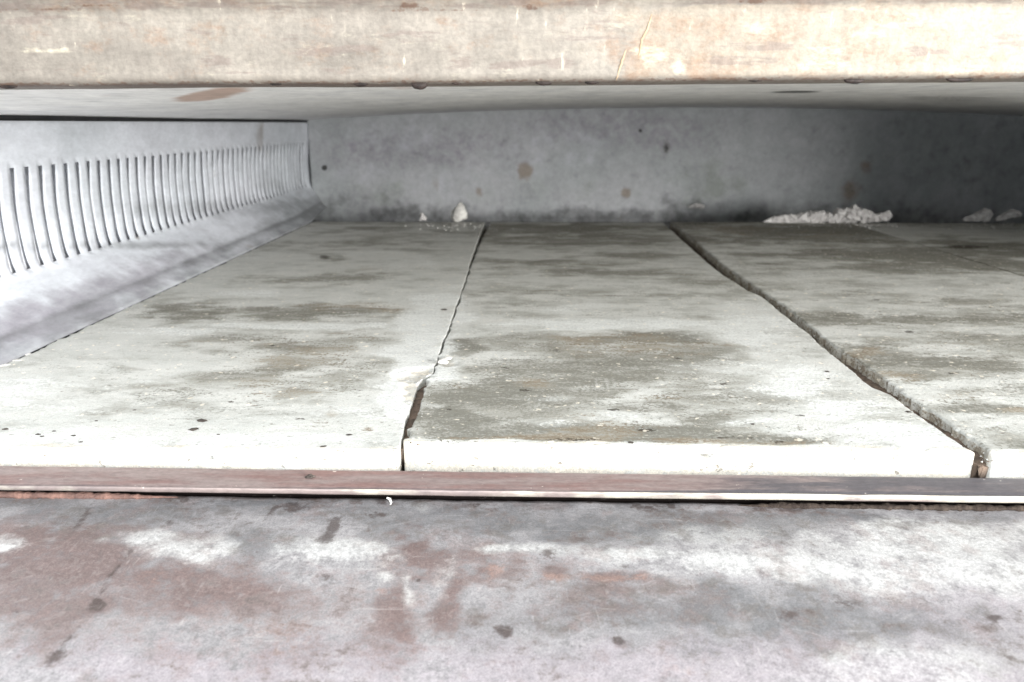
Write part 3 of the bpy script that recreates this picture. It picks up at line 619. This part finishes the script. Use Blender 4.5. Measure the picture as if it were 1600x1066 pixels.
    mw = F(WH, seed + 3) * (1 - side); mf = chip * 1.2 * (1 - side) + (np.maximum(arr_, front) * (.62 + .9 * (no.f(A_ * 50, P[..., 2] * 200 + B_ * 90) - .5)))
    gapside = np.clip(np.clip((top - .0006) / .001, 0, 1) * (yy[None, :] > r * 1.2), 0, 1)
    fx = float(hit(420, 725, 1, yf0).x); mb = np.maximum(mb, front * (top > r) * np.exp(-((A_ - fx) / .035) ** 2) * .5)
    fx = float(hit(170, 710, 1, yf0).x); mb = np.maximum(mb, front * np.exp(-((A_ - fx) / .03) ** 2) * .35)
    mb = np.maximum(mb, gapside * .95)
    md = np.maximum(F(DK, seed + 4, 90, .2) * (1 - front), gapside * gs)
    bk = np.clip((B_ - 7.2 * H) / (.5 * H), 0, 1); mo = np.maximum(mo, bk * .55 * (1 - side))  # stone tops greyer towards the back
    c_ = Vector((float((L_.mean() + R_.mean()) / 2), (yf0 + yf1) / 2, z0 - t))
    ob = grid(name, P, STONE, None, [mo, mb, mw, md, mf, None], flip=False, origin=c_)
    # chipped pit on the shared corner of the first two stones is in the edge lines themselves
    return tag(ob, label, 'baking stone', 'baking stones laid side by side across the oven floor')
yf1_ = hit(250, 703, 2, 0).y; yf2_ = hit(1085, 700, 2, 0).y; yf3_ = hit(1570, 712, 2, 0).y
a_, b_ = hit(630, 693, 2, 0), hit(1530, 708, 2, 0); sl2 = (b_.y - a_.y) / (b_.x - a_.x)
e1l = lambda y: -2.235 * H + 0 * y
stone('baking_stone', e1l, e1r, yf1_, yb_, STL, 'leftmost baking stone beside the slotted wall, with a white chipped right edge', 101, 0, rs=.0005)
stone('baking_stone', e2l, e2r, yf2_, yb_, ST2, 'second baking stone from the left, its front margin scorched grey-brown above a bare white edge', 202, 0, base=.26, sl=sl2, cut=.0015)
stone('baking_stone', e3l, e3r, yf3_, yb_ + .001, ST3, 'third baking stone from the left, right of the wide crumbly joint', 303, .0008, base=.3, gs=.35, cut=.003, rs=.0014)
stone('baking_stone', e4l, lambda y: w4 + 0 * y, yf3_, yb_, [(1500, 400, 200, 30, .9), (1560, 430, 100, 20, .7)], 'shadowed baking stone at the far right of the oven floor, with a dark oval smudge', 404, 0, nx=80)  # soot patches here also paint the jamb shadow into the colour
stone('baking_stone', lambda y: w4 + .003 + 0 * y, lambda y: 6.23 * H + 0 * y, yf3_, yb_, [(1500, 400, 200, 30, .9)], 'narrow cut strip of baking stone against the right oven wall', 505, 0, nx=50, ny=200)

# dirt in the joints
def joint(Lf, Rf, z, label, seed, ya_, yb2, rise=None):
    no = Noise(seed); ys = np.linspace(ya_, yb2, 900); t = np.linspace(0, 1, 9)
    P = np.zeros((9, 900, 3)); L_ = Lf(ys) - .0015; R_ = Rf(ys) + .0015
    for i in range(9): P[i, :, 0] = L_ + (R_ - L_) * t[i]
    P[..., 1] = ys[None, :]
    zz = z if rise is None else np.interp(ys, rise[0], rise[1])[None, :]
    P[..., 2] = zz + .003 * (no.f(P[..., 0] * 300, P[..., 1] * 150, 5) - .5)
    return tag(grid('joint_dirt', P, DIRT, None, None, flip=False, thick=.01), label, 'dirt', None, 'stuff')
joint(e1r, e2l, -.006, 'brown dirt packed in the narrow joint between the first two stones', 61, yf2_ + .004, yb_ - .004, ([.3, .43, .52, .6, 1.3], [-.0045, -.004, -.009, -.012, -.012]))
joint(e2r, e3l, -.007, 'brown dirt packed in the wide joint right of the second stone', 62, yf3_ + .001, yb_ - .004, ([.3, .355, .37, .40, .6, 1.3], [-.010, -.007, -.005, -.005, -.009, -.012]))

# ------------------------------------------------------------ crumbs, flakes and mortar pieces
def lump(name, c, size, seed, mat, spiky=.5, faces=3, shape=None):
    import bmesh
    bm = bmesh.new(); bmesh.ops.create_icosphere(bm, subdivisions=faces, radius=1)
    from mathutils import noise as mn
    off = Vector((seed * 3.7, seed * 1.3, seed))
    for v in bm.verts:
        p = v.co.copy(); k_ = 1 + spiky * mn.noise(p * 1.1 + off) + spiky * .5 * mn.noise(p * 2.7 + off) + spiky * .22 * mn.noise(p * 6 + off)
        q = p * k_
        if shape: q = shape(q)
        v.co = Vector((q.x * size[0], q.y * size[1], q.z * size[2]))
    zmin = min(v.co.z for v in bm.verts)
    for v in bm.verts: v.co.z -= zmin
    me = bpy.data.meshes.new(name); bm.to_mesh(me); bm.free(); me.materials.append(mat)
    if faces > 2: me.polygons.foreach_set('use_smooth', [True] * len(me.polygons))
    o = bpy.data.objects.new(name, me); COL.objects.link(o); o.location = c
    return o
def on(px, py, z=0.0): return hit(px, py, 2, z)
def wedge(q): return Vector((q.x * (1 - .42 * (q.z + .6)) + .12 * q.z, q.y, q.z))
p = on(718, 347); p.z = .0002
tag(lump('mortar_chip', p, (.0185, .010, .0165), 3, MORTAR, .25, 4, wedge), 'bright white triangular mortar chip standing at the back edge of the left stone', 'mortar chip')
p = on(660, 346); p.z = 0
o = lump('mortar_crumb', p, (.0065, .005, .0075), 12, MORTARG, .8, 3); tag(o, 'small pale flake left of the white triangular chip', 'crumb')
# long crumpled strip
def strip(pxs, base_py, label, mat, seed, cat='mortar strip', y=None, nm='mortar_strip'):
    pts = []; rad = []
    for j in range((len(pxs) - 1) * 10 + 1):
        k_ = j / 10; a = int(min(k_, len(pxs) - 2)); f_ = k_ - a
        px = pxs[a][0] * (1 - f_) + pxs[a + 1][0] * f_; top = pxs[a][1] * (1 - f_) + pxs[a + 1][1] * f_; bot = pxs[a][2] * (1 - f_) + pxs[a + 1][2] * f_
        hgt = (bot - top) / FPX * 8.0 * H
        c_ = hit(px, (top + bot) / 2, 1, y or (yb_ - .006)); r_ = max(.0008, hgt / 2 * .8); c_.z -= hgt * .1
        pts.append(c_); rad.append(r_)
    V, F = tube(pts, rad, 22, 0, seed, 1, .8)
    return tag(raw(nm, V, F, mat, None, pts[len(pts) // 2]), label, cat)
strip([(1193, 344, 348), (1210, 336, 349), (1235, 331, 350), (1262, 327, 350), (1285, 326, 350), (1300, 329, 350), (1312, 321, 349), (1335, 318, 347), (1352, 324, 346), (1366, 330, 346), (1380, 330, 346), (1392, 326, 338)], 348, 'long crumpled strip of pale grey mortar lying along the back of the third stone', MORTARG, 5)
strip([(1505, 340, 346), (1518, 334, 346), (1530, 328, 346), (1540, 322, 346), (1545, 334, 346)], 346, 'upright pale grey mortar chunk right of the long crumpled strip', MORTARG, 6, 'mortar chunk', nm='mortar_chunk')
0 and strip([(1532, 314, 330), (1538, 311, 326), (1542, 314, 330)], 330, 'small knob of mortar on top of the upright chunk', MORTARG, 16, 'mortar chunk', nm='mortar_chunk') if False else None
strip([(1556, 340, 346), (1570, 331, 344), (1582, 325, 340), (1594, 330, 340)], 346, 'hunched grey mortar chunk at the far right beside the back wall', MORTARG, 7, 'mortar chunk', nm='mortar_chunk')
strip([(1076, 322, 326), (1088, 314, 325), (1100, 318, 326)], 326, 'small pale mortar crumb stuck low on the back wall above the wide joint', MORTARG, 8, 'crumb', y=YB - .003, nm='mortar_crumb')
strip([(1328, 351, 356), (1337, 349, 357), (1346, 351, 356)], 356, 'small grey crumb in front of the long crumpled mortar strip', MORTARG, 9, 'crumb', y=yb_ - .03, nm='mortar_crumb')
for (px, py, r_, lb) in ((808, 316, .0035, 'tiny pale spatter stuck on the back wall right of the white chip'), (822, 321, .0028, 'lower tiny pale spatter stuck on the back wall, beside its larger neighbour')):
    p = hit(px, py, 1, YB - .001); o = lump('mortar_spatter', p, (r_, r_ * .5, r_), int(px), MORTARG, .3, 2); o.location.z -= r_; tag(o, lb, 'spatter')
# white flakes in the left trough
for (px, py, sx, sy, lb) in ((36, 551, .007, .004, 'white mortar flake nearest the dark end of the gap beside the left stone'), (18, 560, .009, .005, 'middle white mortar flake in the gap beside the left stone'), (3, 569, .007, .006, 'white mortar flake at the left picture edge beside the left stone')):
    p = on(px, py, .001); p.x = min(p.x, -2.235 * H); p.z = -.002
    o = lump('mortar_flake', p, (sx * .9, sy * .8, .0012), int(px) + 2, MORTAR, .6, 3); tag(o, lb, 'mortar flake')
# grain heap on the corner of stone two
for (px, py, r_, lb) in ((692, 568, .0035, 'larger sandy crumb clinging to the left edge of the second stone'), (700, 562, .0026, 'smaller sandy crumb clinging to the left edge of the second stone')):
    o = lump('stone_crumb', on(px, py), (r_, r_ * 1.3, r_ * .4), int(px), MORTAR, .6, 3); tag(o, lb, 'crumb')
# charred flecks on the stones
fl = [(316, 658, .0022), (302, 672, .0020), (9, 671, .0013), (60, 679, .0011), (85, 674, .0009), (115, 681, .0010), (66, 682, .0008), (126, 691, .0009), (151, 658, .0008), (341, 679, .0008), (545, 680, .0013), (1292, 581, .0014), (1420, 644, .0013), (1294, 592, .0009), (985, 692, .0012), (862, 700, .0007), (1176, 663, .0009), (505, 698, .0012), (210, 641, .0008), (694, 484, .0016), (812, 718, .0006), (820, 723, .0007), (749, 724, .0005), (893, 716, .0005)]
fo = None
for i, (px, py, r_) in enumerate(fl):
    if py > 704: continue
    o = lump('charred_fleck', on(px, py, 0), (r_ * 1.3, r_ * .9, r_ * .2), i + 40, CHAR, .7, 2)
    o.location.z = -.0001
    own = {0: 'upper of the two largest dark flecks on the left baking stone', 1: 'lower of the two largest dark flecks on the left baking stone', 2: 'dark fleck at the far left picture edge on the left baking stone', 9: 'small dark fleck right below the two largest ones on the left baking stone',
           10: 'thin dark fleck near the front right corner of the left baking stone', 17: 'dark fleck at the front edge of the left baking stone, left of the joint', 11: 'upper dark fleck of a pair near the right edge of the second baking stone', 13: 'lower tiny fleck of a pair near the right edge of the second baking stone',
           12: 'single dark fleck towards the front right of the second baking stone', 14: 'dark fleck at the middle of the front margin of the second stone', 15: 'tiny dark fleck at the front margin left of the middle of the second stone', 16: 'tiny dark fleck on the pale right part of the second stone', 19: 'thin dark fleck far back beside the joint of the left baking stone', 18: 'tiny dark fleck on the left stone farthest from its front edge, left of the smudges'}
    if i in own: tag(o, own[i], 'charred fleck', 'charred flecks on the stones')
    else: tag(o, 'tiny dark speck among several near the front left of the left baking stone', 'charred fleck', 'charred flecks on the stones')
p = on(497, 742, -.014); o = lump('charred_fleck', p, (.0022, .0013, .0008), 77, CHAR, .8, 2)
o.location = (p.x, 2.07 * H, float(zr(p.x)) - .0012); tag(o, 'single dark fleck lying on the reddish rail', 'charred fleck')
p = hit(609, 783, 1, 2.0 * H); V, F = tube([p + Vector((-.0015, 0, .0018)), p + Vector((0, 0, .001)), p + Vector((.0006, 0, -.0008)), p + Vector((.0002, -.0004, -.002))], [.0004, .0008, .0006, .0004], 8, .4, 4)
tag(raw('paint_crumb', V, F, MORTAR, None, p), 'tiny white crooked crumb below the rail lip near the stone joint', 'crumb')
# loose grit: crumbs along the joints and in the hinge gap, nobody could count it
def grit(name, pts, mats, label, seed):
    rs_ = random.Random(seed); V = []; F = []; FM = []
    for (x, y, z, r_) in pts:
        b0 = len(V); a0 = rs_.random() * 6
        ring = [(math.cos(a0 + i * 1.2566) * r_ * rs_.uniform(.6, 1.3), math.sin(a0 + i * 1.2566) * r_ * rs_.uniform(.6, 1.3)) for i in range(5)]
        for q in ring: V.append((x + q[0], y + q[1], z - r_ * .3))
        for q in ring: V.append((x + q[0] * .6, y + q[1] * .6, z + r_ * rs_.uniform(.3, .8)))
        for i in range(5): F.append((b0 + i, b0 + (i + 1) % 5, b0 + 5 + (i + 1) % 5, b0 + 5 + i))
        F.append(tuple(b0 + 5 + i for i in range(5))); F.append(tuple(b0 + 4 - i for i in range(5)))
        k_ = rs_.randrange(len(mats)); FM += [k_] * 7
    me = bpy.data.meshes.new(name); me.from_pydata(V, [], F); me.update()
    for m_ in mats: me.materials.append(m_)
    me.polygons.foreach_set('material_index', FM)
    o = bpy.data.objects.new(name, me); COL.objects.link(o); return tag(o, label, 'grit', None, 'stuff')
pts = []
for i in range(420):
    y = yf3_ + (yb_ - yf3_) * random.random() ** 1.8
    x = float(e3l(y)) + random.gauss(.002, .003); z = .0006 if x > float(e3l(y)) + .004 else -.004 * (1 - (x - float(e2r(y))) / .02)
    if x < float(e2r(y)): continue
    pts.append((x, y, z, random.uniform(.0002, .0006)))
for i in range(160):
    y = yf2_ + random.random() * .12; x = float(e2l(y)) + random.gauss(.0015, .0018)
    if x < float(e2l(y)): continue
    pts.append((x, y, -.0002 if x > float(e2l(y)) + .003 else -.002, random.uniform(.0003, .0007)))
grit('stone_grit', pts, [DIRT, STONE, DIRT, MORTARG], 'fine brown and white grit along the edges of the stone joints', 3)
pts = []
for i in range(1500):
    px = random.choice([random.gauss(600, 200), random.gauss(1020, 120), random.uniform(250, 1600), random.gauss(1560, 60)]); x = xw(px); y = random.uniform(1.99, 2.07) * H
    pts.append((x, y, float(dl(x)) - .002, random.uniform(.0003, .0010)))
grit('hinge_grit', pts, [TAR, CHAR, TAR, DIRT], 'burnt black and rusty grit in the gap under the rail', 4)

pts = []
for i in range(260):
    px = random.choice([random.gauss(1290, 75), random.gauss(1570, 40), random.gauss(1350, 40), random.gauss(715, 30)]); p = hit(px, 349 + abs(random.gauss(0, 5)), 2, 0)
    pts.append((p.x, p.y, .0004, random.uniform(.0004, .0016)))
grit('mortar_grit', pts, [MORTARG, MORTAR], 'fine pale mortar grit scattered before the debris at the back of the stones', 8)
